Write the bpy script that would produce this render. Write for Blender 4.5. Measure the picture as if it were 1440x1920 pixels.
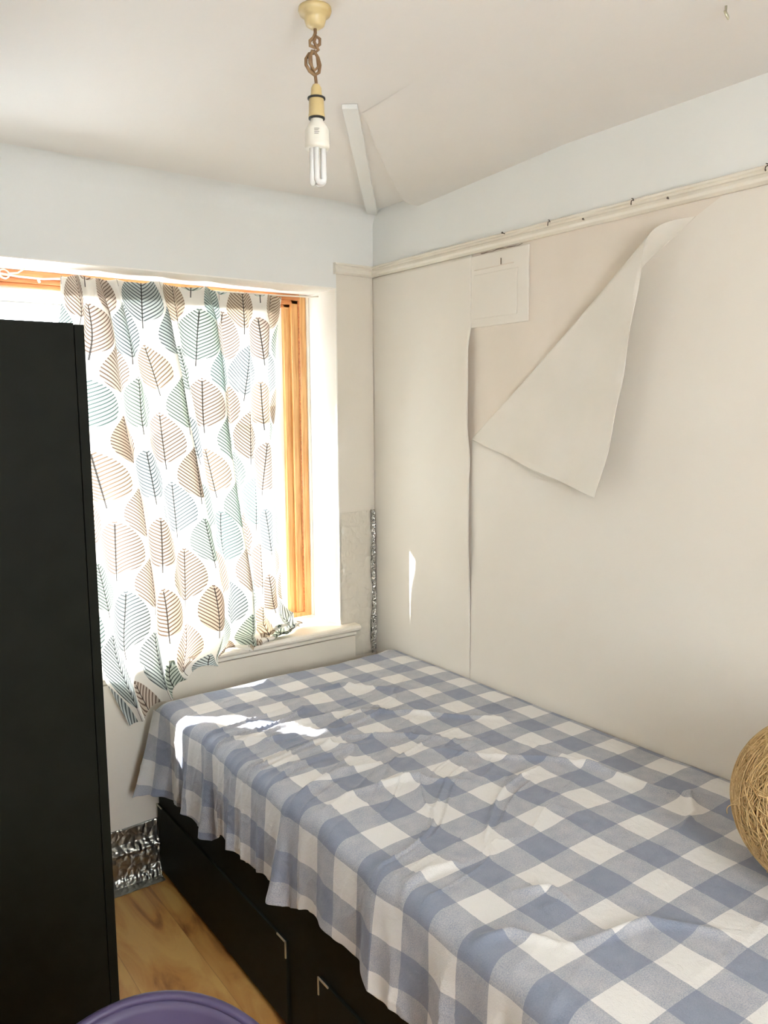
import bpy, math, random
import numpy as np
from mathutils import Vector, Matrix
random.seed(7)
for o in list(bpy.data.objects):
    bpy.data.objects.remove(o)
sc = bpy.context.scene
C = sc.collection
# ------------------------------------------------------------------ camera
cam = bpy.data.cameras.new('camera')
cam.sensor_fit = 'HORIZONTAL'
cam.sensor_width = 36
cam.lens = 37.72
cam.clip_start = 0.02
camo = bpy.data.objects.new('camera', cam)
C.objects.link(camo)
camo.matrix_world = Matrix(((0.8092, 0.0797, -0.5821, -1.798),
                            (-0.5875, 0.0968, -0.8034, -2.540),
                            (-0.0076, 0.9921, 0.1251, 1.55),
                            (0, 0, 0, 1)))
sc.camera = camo
# ------------------------------------------------------------------ light
sc.view_settings.view_transform = 'Standard'
sc.view_settings.look = 'None'
sc.view_settings.gamma = 1
sc.view_settings.use_curve_mapping = False
sc.view_settings.exposure = 0.80
sc.cycles.use_denoising = True
sc.cycles.max_bounces = 10
sc.cycles.diffuse_bounces = 6
sc.cycles.transmission_bounces = 8
sc.cycles.transparent_max_bounces = 12
sc.cycles.sample_clamp_indirect = 8
sc.cycles.caustics_reflective = False
sc.cycles.caustics_refractive = False
w = bpy.data.worlds.new('sky')
sc.world = w
w.use_nodes = True
w.node_tree.nodes['Background'].inputs[0].default_value = (0.88, 0.95, 1.0, 1)
w.node_tree.nodes['Background'].inputs[1].default_value = 15.0


def light(name, kind, loc, target, power, color=(1, 1, 1), size=1, size_y=None):
    l = bpy.data.lights.new(name, kind)
    l.energy = power
    l.color = color
    o = bpy.data.objects.new(name, l)
    C.objects.link(o)
    o.location = loc
    d = Vector(target) - Vector(loc)
    o.rotation_euler = d.to_track_quat('-Z', 'Y').to_euler()
    if kind == 'AREA':
        l.shape = 'RECTANGLE'
        l.size = size
        l.size_y = size_y or size
    return o


SUN_DIR = Vector((0.60, -0.80, -0.704))
sun = light('sun', 'SUN', (-3, 4, 5), Vector((-3, 4, 5)) + SUN_DIR, 17.0, (1.0, 0.98, 0.95))
sun.data.angle = math.radians(0.6)

# ------------------------------------------------------------------ node helpers


class E:
    nt = None

    def __init__(s, sock):
        s.s = sock

    @staticmethod
    def op(op, *a, clamp=False):
        n = E.nt.nodes.new('ShaderNodeMath')
        n.operation = op
        n.use_clamp = clamp
        for i, x in enumerate(a):
            if isinstance(x, E):
                E.nt.links.new(x.s, n.inputs[i])
            else:
                n.inputs[i].default_value = x
        return E(n.outputs[0])

    def __add__(s, o): return E.op('ADD', s, o)
    __radd__ = __add__
    def __sub__(s, o): return E.op('SUBTRACT', s, o)
    def __rsub__(s, o): return E.op('SUBTRACT', o, s)
    def __mul__(s, o): return E.op('MULTIPLY', s, o)
    __rmul__ = __mul__
    def __truediv__(s, o): return E.op('DIVIDE', s, o)
    def __pow__(s, o): return E.op('POWER', s, o)
    def lt(s, o): return E.op('LESS_THAN', s, o)
    def gt(s, o): return E.op('GREATER_THAN', s, o)
    def floor(s): return E.op('FLOOR', s)
    def fract(s): return E.op('FRACT', s)
    def abs(s): return E.op('ABSOLUTE', s)
    def max(s, o): return E.op('MAXIMUM', s, o)
    def min(s, o): return E.op('MINIMUM', s, o)


def newmat(name):
    m = bpy.data.materials.new(name)
    m.use_nodes = True
    E.nt = m.node_tree
    return m, m.node_tree, m.node_tree.nodes['Principled BSDF']


def node(nt, kind, **kw):
    n = nt.nodes.new(kind)
    for k, v in kw.items():
        if k.startswith('i_'):
            n.inputs[k[2:]].default_value = v
        else:
            setattr(n, k, v)
    return n


def mixc(nt, fac, a, b):
    n = nt.nodes.new('ShaderNodeMix')
    n.data_type = 'RGBA'
    for i, x in ((0, fac), (6, a), (7, b)):
        if isinstance(x, E):
            nt.links.new(x.s, n.inputs[i])
        elif hasattr(x, 'is_output'):
            nt.links.new(x, n.inputs[i])
        else:
            n.inputs[i].default_value = x if i == 0 else tuple(x) + (1,)
    return n.outputs[2]


def noise(nt, scale, detail=3, dist=0, vec=None, rough=.5):
    n = node(nt, 'ShaderNodeTexNoise')
    n.inputs['Scale'].default_value = scale
    n.inputs['Detail'].default_value = detail
    n.inputs['Distortion'].default_value = dist
    n.inputs['Roughness'].default_value = rough
    if vec is None:
        vec = node(nt, 'ShaderNodeTexCoord').outputs['Object']
    nt.links.new(vec, n.inputs['Vector'])
    return n.outputs['Fac']


def mapped(nt, scale):
    t = node(nt, 'ShaderNodeTexCoord')
    mp = node(nt, 'ShaderNodeMapping')
    mp.inputs['Scale'].default_value = scale
    nt.links.new(t.outputs['Object'], mp.inputs['Vector'])
    return mp.outputs['Vector']


def bump(nt, b, h, strength, dist):
    n = node(nt, 'ShaderNodeBump')
    n.inputs['Strength'].default_value = strength
    n.inputs['Distance'].default_value = dist
    nt.links.new(h.s if isinstance(h, E) else h, n.inputs['Height'])
    nt.links.new(n.outputs[0], b.inputs['Normal'])


def mat(name, col, rough=.6, col2=None, nscale=3, bscale=0, bstr=.2, metal=0, spec=None, bdist=.002):
    m, nt, b = newmat(name)
    b.inputs['Roughness'].default_value = rough
    b.inputs['Metallic'].default_value = metal
    if spec is not None:
        b.inputs['Specular IOR Level'].default_value = spec
    if col2:
        r = node(nt, 'ShaderNodeMapRange')
        nt.links.new(noise(nt, nscale, 4), r.inputs[0])
        r.inputs[1].default_value = .35
        r.inputs[2].default_value = .65
        nt.links.new(mixc(nt, E(r.outputs[0]), col, col2), b.inputs['Base Color'])
    else:
        b.inputs['Base Color'].default_value = tuple(col) + (1,)
    if bscale:
        bump(nt, b, noise(nt, bscale, 5), bstr, bdist)
    return m


def srgb(r, g, b):
    return tuple(((c / 255 + .055) / 1.055) ** 2.4 if c > 10 else c / 255 / 12.92 for c in (r, g, b))


M = {}
M['ceiling'] = mat('ceiling_paint', srgb(230, 226, 221), .8, srgb(226, 222, 217), 2, 60, .15)
M['white'] = mat('white_wall_paint', srgb(230, 230, 227), .75, srgb(226, 226, 222), 2, 50, .2)
M['cream'] = mat('cream_wall_paint', srgb(224, 216, 203), .7, srgb(219, 211, 197), 3, 30, .3)
M['old_plaster'] = mat('old_cream_plaster', srgb(223, 212, 199), .75, srgb(218, 207, 193), 5, 18, .5)
M['paper'] = mat('cream_lining_paper', srgb(227, 221, 211), .75, srgb(223, 216, 205), 2, 14, .25)
M['paper_back'] = mat('bare_back_of_lining_paper', srgb(226, 220, 210), .8, srgb(220, 214, 203), 6, 25, .3)
M['reveal'] = mat('reveal_paint', srgb(242, 239, 232), .6, srgb(238, 234, 225), 4, 20, .3)
M['rail'] = mat('gloss_rail_paint', srgb(230, 224, 211), .4, srgb(224, 216, 201), 8, 30, .15)
M['sill'] = mat('sill_gloss_paint', srgb(238, 232, 220), .35, srgb(230, 222, 206), 6, 30, .15)
M['upvc'] = mat('white_plastic_frame', srgb(240, 240, 238), .35)
M['rubber'] = mat('grey_window_gasket', srgb(120, 120, 128), .6)
M['black'] = mat('black_ash_foil', srgb(24, 25, 19), .6, srgb(20, 21, 15), 14, 90, .12, spec=.1)
M['black_edge'] = mat('black_edge_band', srgb(27, 28, 22), .5, spec=.12)
M['gap'] = mat('dark_gap', srgb(12, 12, 9), .9)
M['brass'] = mat('silver_corner_metal', srgb(205, 200, 178), .3, metal=.8)
M['mattress'] = mat('mattress_ticking', srgb(205, 205, 205), .9)
M['nail'] = mat('rusty_steel', srgb(96, 84, 70), .5, srgb(60, 52, 44), 60, metal=.6)
M['cord'] = mat('brown_flex', srgb(150, 120, 84), .6, srgb(120, 90, 60), 40)
M['bake'] = mat('yellowed_plastic', srgb(210, 190, 142), .4, srgb(202, 178, 124), 14)
M['ring'] = mat('black_rubber_ring', srgb(30, 28, 24), .6)
M['bulbwhite'] = mat('white_bulb_ballast', srgb(232, 228, 216), .35)
M['print'] = mat('grey_print', srgb(120, 118, 112), .6)
M['wire'] = mat('white_plastic_cord', srgb(228, 222, 208), .5)
M['chair'] = mat('purple_plastic', srgb(68, 59, 90), .35, srgb(58, 50, 80), 5, spec=.5)
M['chair_leg'] = mat('beech_leg', srgb(196, 160, 112), .5)
M['scratch'] = mat('pale_scratch', srgb(170, 162, 190), .6)
M['crack'] = mat('crack_dirt', srgb(120, 108, 92), .9)


def wood(name, c1, c2, axis_scale, rough=.4):
    m, nt, b = newmat(name)
    n = noise(nt, 6, 6, 1.2, mapped(nt, axis_scale))
    r = node(nt, 'ShaderNodeMapRange')
    nt.links.new(n, r.inputs[0])
    r.inputs[1].default_value = .35
    r.inputs[2].default_value = .65
    nt.links.new(mixc(nt, E(r.outputs[0]), c1, c2), b.inputs['Base Color'])
    b.inputs['Roughness'].default_value = rough
    return m


M['wood_v'] = wood('varnished_frame_wood', srgb(226, 178, 116), srgb(200, 142, 82), (14, 14, .8))
M['wood_h'] = wood('varnished_head_wood', srgb(206, 140, 84), srgb(176, 104, 58), (.8, 14, 14))


def floor_mat():
    m, nt, b = newmat('honey_laminate')
    tc = node(nt, 'ShaderNodeTexCoord')
    sp = node(nt, 'ShaderNodeSeparateXYZ')
    nt.links.new(tc.outputs['Object'], sp.inputs[0])
    x, y = E(sp.outputs[0]), E(sp.outputs[1])
    fx = ((x + 5.03) / .193)
    idx = fx.floor()
    cb = node(nt, 'ShaderNodeCombineXYZ')
    nt.links.new((x * 9 + idx * 3.7).s, cb.inputs[0])
    nt.links.new((y * 1.6 + idx * 1.3).s, cb.inputs[1])
    n1 = noise(nt, 1.4, 5, 1.6, cb.outputs[0])
    r = node(nt, 'ShaderNodeValToRGB')
    r.color_ramp.elements[0].position = .30
    r.color_ramp.elements[0].color = srgb(128, 76, 36) + (1,)
    r.color_ramp.elements[1].position = .62
    r.color_ramp.elements[1].color = srgb(208, 164, 96) + (1,)
    e = r.color_ramp.elements.new(.43)
    e.color = srgb(190, 136, 74) + (1,)
    nt.links.new(n1, r.inputs[0])
    seam = ((fx.fract() - .5).abs()).gt(.494)
    nt.links.new(mixc(nt, seam * .35, r.outputs[0], srgb(110, 70, 36)), b.inputs['Base Color'])
    b.inputs['Roughness'].default_value = .32
    return m


M['floor'] = floor_mat()


def foil_mat(name, col, rough, metal, strength, scale=70):
    m, nt, b = newmat(name)
    b.inputs['Base Color'].default_value = col + (1,)
    b.inputs['Roughness'].default_value = rough
    b.inputs['Metallic'].default_value = metal
    v = node(nt, 'ShaderNodeTexVoronoi')
    v.feature = 'DISTANCE_TO_EDGE'
    v.inputs['Scale'].default_value = scale
    tc = node(nt, 'ShaderNodeTexCoord')
    nz = node(nt, 'ShaderNodeTexNoise')
    nz.inputs['Scale'].default_value = scale * .6
    nt.links.new(tc.outputs['Object'], nz.inputs['Vector'])
    mx = node(nt, 'ShaderNodeVectorMath', operation='MULTIPLY_ADD')
    nt.links.new(nz.outputs['Color'], mx.inputs[0])
    mx.inputs[1].default_value = (.03, .03, .03)
    nt.links.new(tc.outputs['Object'], mx.inputs[2])
    nt.links.new(mx.outputs[0], v.inputs['Vector'])
    h = E(v.outputs['Distance']) + E(nz.outputs['Fac']) * .6
    bump(nt, b, h, strength, .01)
    return m


M['foil_dark'] = foil_mat('dull_foil_on_skirting', (.34, .33, .29), .30, 1.0, .35, 34)
M['foil'] = foil_mat('crumpled_silver_foil', (.55, .54, .50), .22, 1.0, .7)
M['foil_paint'] = foil_mat('cream_painted_foil', srgb(214, 207, 193), .25, .15, .45, 26)


def gingham():
    m, nt, b = newmat('blue_white_gingham')
    uv = node(nt, 'ShaderNodeUVMap', uv_map='UVMap').outputs[0]
    sp = node(nt, 'ShaderNodeSeparateXYZ')
    nt.links.new(uv, sp.inputs[0])
    wob = E(noise(nt, 5, 1, 0, uv)) - .5
    wob2 = E(noise(nt, 6.3, 1, 0, uv)) - .5
    u = E(sp.outputs[0]) + wob * .012
    v = E(sp.outputs[1]) + wob2 * .012
    a = ((u + .527) / .155 + .75).fract().gt(.5)
    c = ((v + 1.527) / .158 + .75).fract().gt(.5)
    fine = E(noise(nt, 420, 2, 0, uv))
    blot = E(noise(nt, 28, 4, 0, uv))
    cnt = a + c
    wt = srgb(216, 214, 211)
    mid = mixc(nt, ((fine - .5) * 2.4 + (blot - .5) * 1.2 + .5).max(0).min(1), srgb(144, 149, 162), srgb(182, 181, 184))
    dk = mixc(nt, ((fine - .5) * 1.0 + (blot - .5) * 1.0 + .5).max(0).min(1), srgb(117, 125, 143), srgb(141, 147, 162))
    c1 = mixc(nt, cnt.lt(1.5), dk, mid)
    # gt(.5) marks a white half in each direction; both white -> white square
    n1 = cnt.gt(1.5)
    col = mixc(nt, n1, mixc(nt, cnt.gt(.5), dk, mid), wt)
    nt.links.new(col, b.inputs['Base Color'])
    b.inputs['Roughness'].default_value = .9
    b.inputs['Sheen Weight'].default_value = .15
    bump(nt, b, fine * .3 + E(noise(nt, 34, 3, .5, uv)), .6, .005)
    return m


M['gingham'] = gingham()


def leaf_mat():
    m, nt, b = newmat('leaf_print_voile')
    nt.nodes.remove(b)
    out = nt.nodes['Material Output']
    uv = node(nt, 'ShaderNodeUVMap', uv_map='UVMap').outputs[0]
    sp = node(nt, 'ShaderNodeSeparateXYZ')
    nt.links.new(uv, sp.inputs[0])
    U, V = E(sp.outputs[0]), E(sp.outputs[1])
    PX, PY = .175, .236
    col = srgb(240, 236, 228)
    cur = None
    for k, (ox, oy) in enumerate(((0, 0), (.5, .5))):
        gx = U / PX + (ox + 10)
        gy = V / PY + (oy + 10)
        ix, iy = gx.floor(), gy.floor()
        cb = node(nt, 'ShaderNodeCombineXYZ')
        nt.links.new((ix + .37).s, cb.inputs[0])
        nt.links.new((iy * 1.7 + k * 5.3).s, cb.inputs[1])
        wn = node(nt, 'ShaderNodeTexWhiteNoise', noise_dimensions='2D')
        nt.links.new(cb.outputs[0], wn.inputs['Vector'])
        sc_ = node(nt, 'ShaderNodeSeparateColor')
        nt.links.new(wn.outputs['Color'], sc_.inputs[0])
        r1, r2 = E(sc_.outputs[0]), E(sc_.outputs[1])
        X0 = (gx.fract() - .5) * PX
        Y0 = (gy.fract() - .5) * PY
        ang = (r2 - .5) * .34
        ca, sa = E.op('COSINE', ang), E.op('SINE', ang)
        X = X0 * ca - Y0 * sa
        Y = X0 * sa + Y0 * ca
        size = .86 + r2 * .22
        L = size * .170
        Wd = size * .061
        t = ((Y - .010) / L + .5).max(0.0001).min(.9999)
        prof = (t ** .52) * ((1 - t) ** .80) * 2.47 * Wd
        aX = X.abs()
        inside = aX.lt(prof) * t.gt(.001) * t.lt(.998)
        ph = ((Y - aX * .62 - aX * aX * 3.5) / .0122).fract()
        stripe = (ph - .5).abs().lt(.19) * inside
        rib = aX.lt(.0018) * (Y.lt(L * .5)) * Y.gt(L * -.5 - .014)
        ramps = []
        fills = [srgb(196, 180, 164), srgb(188, 204, 198), srgb(168, 148, 128), srgb(180, 192, 180), srgb(202, 186, 162), srgb(182, 192, 189)]
        darks = [srgb(104, 84, 72), srgb(72, 88, 84), srgb(84, 66, 54), srgb(68, 80, 72), srgb(118, 94, 76), srgb(70, 76, 78)]
        for cols in (fills, darks):
            cr = node(nt, 'ShaderNodeValToRGB')
            cr.color_ramp.interpolation = 'CONSTANT'
            els = cr.color_ramp.elements
            els[0].color = cols[0] + (1,)
            els[1].position = 1 / 6
            els[1].color = cols[1] + (1,)
            for q in range(2, 6):
                e = els.new(q / 6)
                e.color = cols[q] + (1,)
            nt.links.new(r1.s, cr.inputs[0])
            ramps.append(cr.outputs[0])
        cur = mixc(nt, inside * .85, cur if cur is not None else col, ramps[0])
        cur = mixc(nt, stripe * .92, cur, ramps[1])
        cur = mixc(nt, rib * .95, cur, srgb(58, 54, 52))
    d = node(nt, 'ShaderNodeBsdfDiffuse')
    tr = node(nt, 'ShaderNodeBsdfTranslucent')
    nt.links.new(cur, d.inputs[0])
    nt.links.new(cur, tr.inputs[0])
    ms = node(nt, 'ShaderNodeMixShader')
    ms.inputs[0].default_value = .23
    nt.links.new(d.outputs[0], ms.inputs[1])
    nt.links.new(tr.outputs[0], ms.inputs[2])
    bn = node(nt, 'ShaderNodeBump')
    bn.inputs['Strength'].default_value = .25
    bn.inputs['Distance'].default_value = .003
    nt.links.new(noise(nt, 60, 3, .3, uv), bn.inputs['Height'])
    nt.links.new(bn.outputs[0], d.inputs['Normal'])
    nt.links.new(ms.outputs[0], out.inputs[0])
    return m


M['leaf'] = leaf_mat()
M['heading'] = mat('white_heading_cotton', srgb(226, 220, 208), .9)


def glass_mat(name, col=(1, 1, 1), rough=0):
    m, nt, b = newmat(name)
    nt.nodes.remove(b)
    t = node(nt, 'ShaderNodeBsdfTransparent')
    t.inputs[0].default_value = col + (1,)
    g = node(nt, 'ShaderNodeBsdfGlossy')
    g.inputs['Roughness'].default_value = .03
    ms = node(nt, 'ShaderNodeMixShader')
    ms.inputs[0].default_value = .04
    nt.links.new(t.outputs[0], ms.inputs[1])
    nt.links.new(g.outputs[0], ms.inputs[2])
    nt.links.new(ms.outputs[0], nt.nodes['Material Output'].inputs[0])
    return m


M['glass'] = glass_mat('window_glass')


def tube_glass():
    m, nt, b = newmat('frosted_tube_glass')
    b.inputs['Base Color'].default_value = (.97, .97, .95, 1)
    b.inputs['Roughness'].default_value = .12
    b.inputs['Transmission Weight'].default_value = .2
    b.inputs['IOR'].default_value = 1.3
    return m


M['tube'] = tube_glass()


def straw_mat():
    m, nt, b = newmat('natural_raffia')
    ri = node(nt, 'ShaderNodeNewGeometry')
    cr = node(nt, 'ShaderNodeValToRGB')
    cr.color_ramp.elements[0].color = srgb(170, 136, 84) + (1,)
    cr.color_ramp.elements[1].color = srgb(226, 196, 142) + (1,)
    nt.links.new(ri.outputs['Random Per Island'], cr.inputs[0])
    nt.links.new(cr.outputs[0], b.inputs['Base Color'])
    b.inputs['Roughness'].default_value = .6
    return m


M['straw'] = straw_mat()
M['straw_core'] = mat('raffia_core', srgb(160, 124, 76), .8, srgb(126, 94, 54), 60, 120, .6)

# ------------------------------------------------------------------ mesh helpers


class MB:
    def __init__(s):
        s.v, s.f, s.m, s.smooth = [], [], [], []

    def box(s, a, b, mi=0):
        (x0, y0, z0), (x1, y1, z1) = a, b
        n = len(s.v)
        s.v += [(x0, y0, z0), (x1, y0, z0), (x1, y1, z0), (x0, y1, z0), (x0, y0, z1), (x1, y0, z1), (x1, y1, z1), (x0, y1, z1)]
        for q in ((0, 3, 2, 1), (4, 5, 6, 7), (0, 1, 5, 4), (1, 2, 6, 5), (2, 3, 7, 6), (3, 0, 4, 7)):
            s.f.append(tuple(n + i for i in q))
            s.m.append(mi)
            s.smooth.append(False)
        return s

    def sweep(s, pts, r, n=8, mi=0, cap=True):
        pts = [Vector(p) for p in pts]
        rs = r if isinstance(r, (list, tuple)) else [r] * len(pts)
        base = len(s.v)
        up = None
        for i, p in enumerate(pts):
            t = (pts[min(i + 1, len(pts) - 1)] - pts[max(i - 1, 0)]).normalized()
            if up is None:
                up = t.orthogonal().normalized()
            up = (up - t * up.dot(t))
            up = up.normalized() if up.length > 1e-6 else t.orthogonal().normalized()
            sd = t.cross(up)
            for k in range(n):
                a = 2 * math.pi * k / n
                s.v.append(tuple(p + up * (rs[i] * math.cos(a)) + sd * (rs[i] * math.sin(a))))
        for i in range(len(pts) - 1):
            for k in range(n):
                k2 = (k + 1) % n
                s.f.append((base + i * n + k, base + i * n + k2, base + (i + 1) * n + k2, base + (i + 1) * n + k))
                s.m.append(mi)
                s.smooth.append(True)
        if cap:
            s.f.append(tuple(base + k for k in reversed(range(n))))
            s.f.append(tuple(base + (len(pts) - 1) * n + k for k in range(n)))
            s.m += [mi, mi]
            s.smooth += [False, False]
        return s

    def lathe(s, prof, cx, cy, n=32, mi=0):
        base = len(s.v)
        for r, z in prof:
            for k in range(n):
                a = 2 * math.pi * k / n
                s.v.append((cx + r * math.cos(a), cy + r * math.sin(a), z))
        for i in range(len(prof) - 1):
            for k in range(n):
                k2 = (k + 1) % n
                s.f.append((base + i * n + k, base + i * n + k2, base + (i + 1) * n + k2, base + (i + 1) * n + k))
                s.m.append(mi)
                s.smooth.append(True)
        return s

    def prism(s, poly, fn, a, b, mi=0):
        """poly of 2-D points extruded between a and b; fn(p, q, t) -> xyz"""
        base = len(s.v)
        n = len(poly)
        for t in (a, b):
            for p, q in poly:
                s.v.append(fn(p, q, t))
        for k in range(n):
            k2 = (k + 1) % n
            s.f.append((base + k, base + k2, base + n + k2, base + n + k))
        s.f.append(tuple(base + k for k in reversed(range(n))))
        s.f.append(tuple(base + n + k for k in range(n)))
        s.m += [mi] * (n + 2)
        s.smooth += [False] * (n + 2)
        return s

    def build(s, name, mats, parent=None, bevel=0, fixn=True):
        me = bpy.data.meshes.new(name)
        me.from_pydata(s.v, [], s.f)
        if not isinstance(mats, (list, tuple)):
            mats = [mats]
        for m in mats:
            me.materials.append(m)
        me.polygons.foreach_set('material_index', s.m)
        me.polygons.foreach_set('use_smooth', s.smooth)
        me.update()
        if fixn:
            import bmesh
            bm = bmesh.new()
            bm.from_mesh(me)
            bmesh.ops.recalc_face_normals(bm, faces=bm.faces)
            bm.to_mesh(me)
            bm.free()
        o = bpy.data.objects.new(name, me)
        C.objects.link(o)
        if parent:
            o.parent = parent
            o.matrix_parent_inverse = Matrix.Translation(parent.location).inverted()
        if bevel:
            md = o.modifiers.new('bevel', 'BEVEL')
            md.width = bevel
            md.segments = 2
            md.limit_method = 'ANGLE'
        return o


def grid_mesh(name, P, mats, UV=None, parent=None, thick=0, keep=None, offset=0):
    """P: (n, m, 3) array"""
    n, m_, _ = P.shape
    me = bpy.data.meshes.new(name)
    idx = np.arange(n * m_).reshape(n, m_)
    f = np.stack([idx[:-1, :-1], idx[:-1, 1:], idx[1:, 1:], idx[1:, :-1]], -1).reshape(-1, 4)
    if keep is not None:
        f = f[keep.reshape(-1)]
    me.from_pydata(P.reshape(-1, 3).tolist(), [], f.tolist())
    me.materials.append(mats)
    me.polygons.foreach_set('use_smooth', [True] * len(me.polygons))
    if UV is not None:
        l = me.uv_layers.new(name='UVMap')
        li = np.empty(len(me.loops), dtype=np.int32)
        me.loops.foreach_get('vertex_index', li)
        l.data.foreach_set('uv', UV.reshape(-1, 2)[li].astype(np.float32).reshape(-1))
    me.update()
    o = bpy.data.objects.new(name, me)
    C.objects.link(o)
    if parent:
        o.parent = parent
        o.matrix_parent_inverse = Matrix.Translation(parent.location).inverted()
    if thick:
        md = o.modifiers.new('thickness', 'SOLIDIFY')
        md.thickness = thick
        md.offset = offset
    return o


_rng = np.random.RandomState(11)
_tab = _rng.rand(256, 256)


def vnoise(x, y, seed=0):
    x = x + seed * 17.31
    y = y + seed * 9.77
    xi, yi = np.floor(x).astype(int), np.floor(y).astype(int)
    fx, fy = x - xi, y - yi
    fx = fx * fx * fx * (fx * (fx * 6 - 15) + 10)
    fy = fy * fy * fy * (fy * (fy * 6 - 15) + 10)
    g = lambda a, b: _tab[a % 256, b % 256]
    return (g(xi, yi) * (1 - fx) * (1 - fy) + g(xi + 1, yi) * fx * (1 - fy) + g(xi, yi + 1) * (1 - fx) * fy + g(xi + 1, yi + 1) * fx * fy) * 2 - 1


def sstep(a, b, x):
    t = np.clip((x - a) / (b - a), 0, 1)
    return t * t * (3 - 2 * t)


def empty(name, loc, label, cat, group=None):
    o = bpy.data.objects.new(name, None)
    C.objects.link(o)
    o.location = loc
    o.empty_display_size = .05
    return tag(o, label, cat, group)


def tag(o, label, cat, group=None, kind=None):
    o['label'] = label
    o['category'] = cat
    if group:
        o['group'] = group
    if kind:
        o['kind'] = kind
    return o


def struct(o):
    o['kind'] = 'structure'
    return o


# ------------------------------------------------------------------ room shell
ZC = 2.284
XL, YN = -2.15, -3.60
WX0, WX1, WZ0, WZ1 = -1.56, -.165, .70, 1.995     # window opening
struct(MB().box((XL - .1, YN - .1, -.1), (.12, .35, 0)).build('floor', M['floor']))
struct(MB().box((XL - .1, YN - .1, ZC), (.12, .35, ZC + .1)).build('ceiling', M['ceiling']))

b = MB()
b.box((XL - .1, 0, 0), (WX0, .35, WZ0), 1)
b.box((XL - .1, 0, WZ0), (WX0, .35, WZ1), 1)
b.box((WX0, 0, 0), (WX1, .35, WZ0), 1)
b.box((WX1, 0, 0), (.12, .35, WZ1), 1)
b.box((XL - .1, 0, WZ1), (WX1, .35, ZC), 0)
b.box((WX1, 0, WZ1), (.12, .35, 2.06), 1)
b.box((WX1, 0, 2.06), (.12, .35, ZC), 0)
wf = b.build('wall_far', [M['white'], M['cream']], fixn=False)
struct(wf)
# thin plaster skins that line the reveal
b = MB()
b.box((WX1 - .004, -.0005, WZ0 + .03), (WX1, .20, WZ1))
b.box((WX0, -.0005, WZ1 - .004), (WX1, .20, WZ1))
b.box((WX0, -.0005, WZ0 + .03), (WX0 + .004, .20, WZ1))
b.build('reveal', M['reveal'], wf)
b = MB()
b.sweep([(-1.075, -.0015, .512), (-1.062, -.0015, .503), (-1.05, -.0015, .486), (-1.035, -.0015, .474), (-1.02, -.0015, .474), (-1.008, -.0015, .466), (-.995, -.0015, .457), (-.97, -.0015, .452)], [.0004, .001, .0012, .0008, .0012, .0012, .0009, .0003], 5)
b.build('plaster_crack', M['crack'], wf)

b = MB()
b.box((0, YN - .1, 0), (.12, 0, 2.06), 1)
b.box((0, YN - .1, 2.06), (.12, 0, ZC), 0)
struct(b.build('wall_right', [M['white'], M['old_plaster']], fixn=False))
struct(MB().box((XL - .1, YN, 0), (XL, 0, ZC)).build('wall_left', M['cream']))
b = MB()                                            # near wall, with an opening added to let in sky fill light
b.box((XL, YN - .1, 0), (0, YN, .95))
b.box((XL, YN - .1, 2.05), (0, YN, ZC))
b.box((XL, YN - .1, .95), (-1.72, YN, 2.05))
b.box((-1.12, YN - .1, .95), (0, YN, 2.05))
struct(b.build('wall_near', M['cream']))

# apron below the sill, a little proud of the corner
struct(MB().box((XL, -.012, .0), (-.108, 0, .685)).build('trim_1', M['cream']))
# cove on the window wall, top crease
R = .06
poly = [(0, ZC), (0, ZC - R)] + [(R - R * math.cos(a), ZC - R + R * math.sin(a)) for a in np.linspace(0, math.pi / 2, 25)][1:]
b = MB().prism(poly, lambda p, q, t: (t, -p, q), XL, 0)
struct(b.build('trim_2', M['white']))
# eaves outside above the window, unseen, sized to shade its upper panes
struct(MB().box((-2.6, .36, 2.235), (.6, .765, 2.33)).build('trim_8', M['white']))
# picture rail
prof = [(0, 2.044), (.010, 2.044), (.019, 2.049), (.022, 2.056), (.019, 2.063), (.013, 2.068), (.012, 2.073), (.019, 2.076), (.019, 2.081), (.015, 2.083), (0, 2.083)]
struct(MB().prism(prof, lambda p, q, t: (-p, t, q), YN, -.0).build('picture_rail', M['rail'], bevel=.001)).name = 'trim_3'
struct(MB().prism(prof, lambda p, q, t: (t, -p, q), -.178, 0).build('trim_4', M['rail'], bevel=.001))
# batten on the ceiling running out of the corner
p0, p1 = Vector((-.012, -.015)), Vector((-.657, -.837))
d = (p1 - p0).normalized()
nrm = Vector((-d.y, d.x)) * .019
q = [p0 + nrm, p1 + nrm, p1 - nrm, p0 - nrm]
bt = MB().prism([(v.x, v.y) for v in q], lambda p, q_, t: (p, q_, t), ZC - .017, ZC + .0)
bt.v[1] = (bt.v[1][0], bt.v[1][1], ZC - .011)
bt.v[2] = (bt.v[2][0], bt.v[2][1], ZC - .011)
struct(bt.build('trim_5', M['white'], bevel=.001))
# raised plaster sheet on the ceiling, thick lip near the corner
out = [(0, -.262), (-.045, -.268), (-.088, -.292), (-.17, -.362), (-.30, -.485), (-.42, -.61), (-.60, -.80)]
inn = [(0, -.95), (-.12, -.95), (-.22, -.96), (-.32, -1.0), (-.45, -1.08), (-.55, -1.15), (-.62, -1.2)]
lip = [.034, .036, .034, .024, .014, .007, .0015]
b = MB()
for i in range(7):
    b.v += [(out[i][0], out[i][1], ZC + .001), (out[i][0], out[i][1] - .012, ZC - lip[i]), (inn[i][0], inn[i][1], ZC + .0005)]
for i in range(6):
    for k in range(2):
        b.f.append((i * 3 + k, i * 3 + k + 1, i * 3 + 4 + k, i * 3 + 3 + k))
        b.m.append(0)
        b.smooth.append(k == 1)
struct(b.build('trim_6', M['ceiling']))

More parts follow.
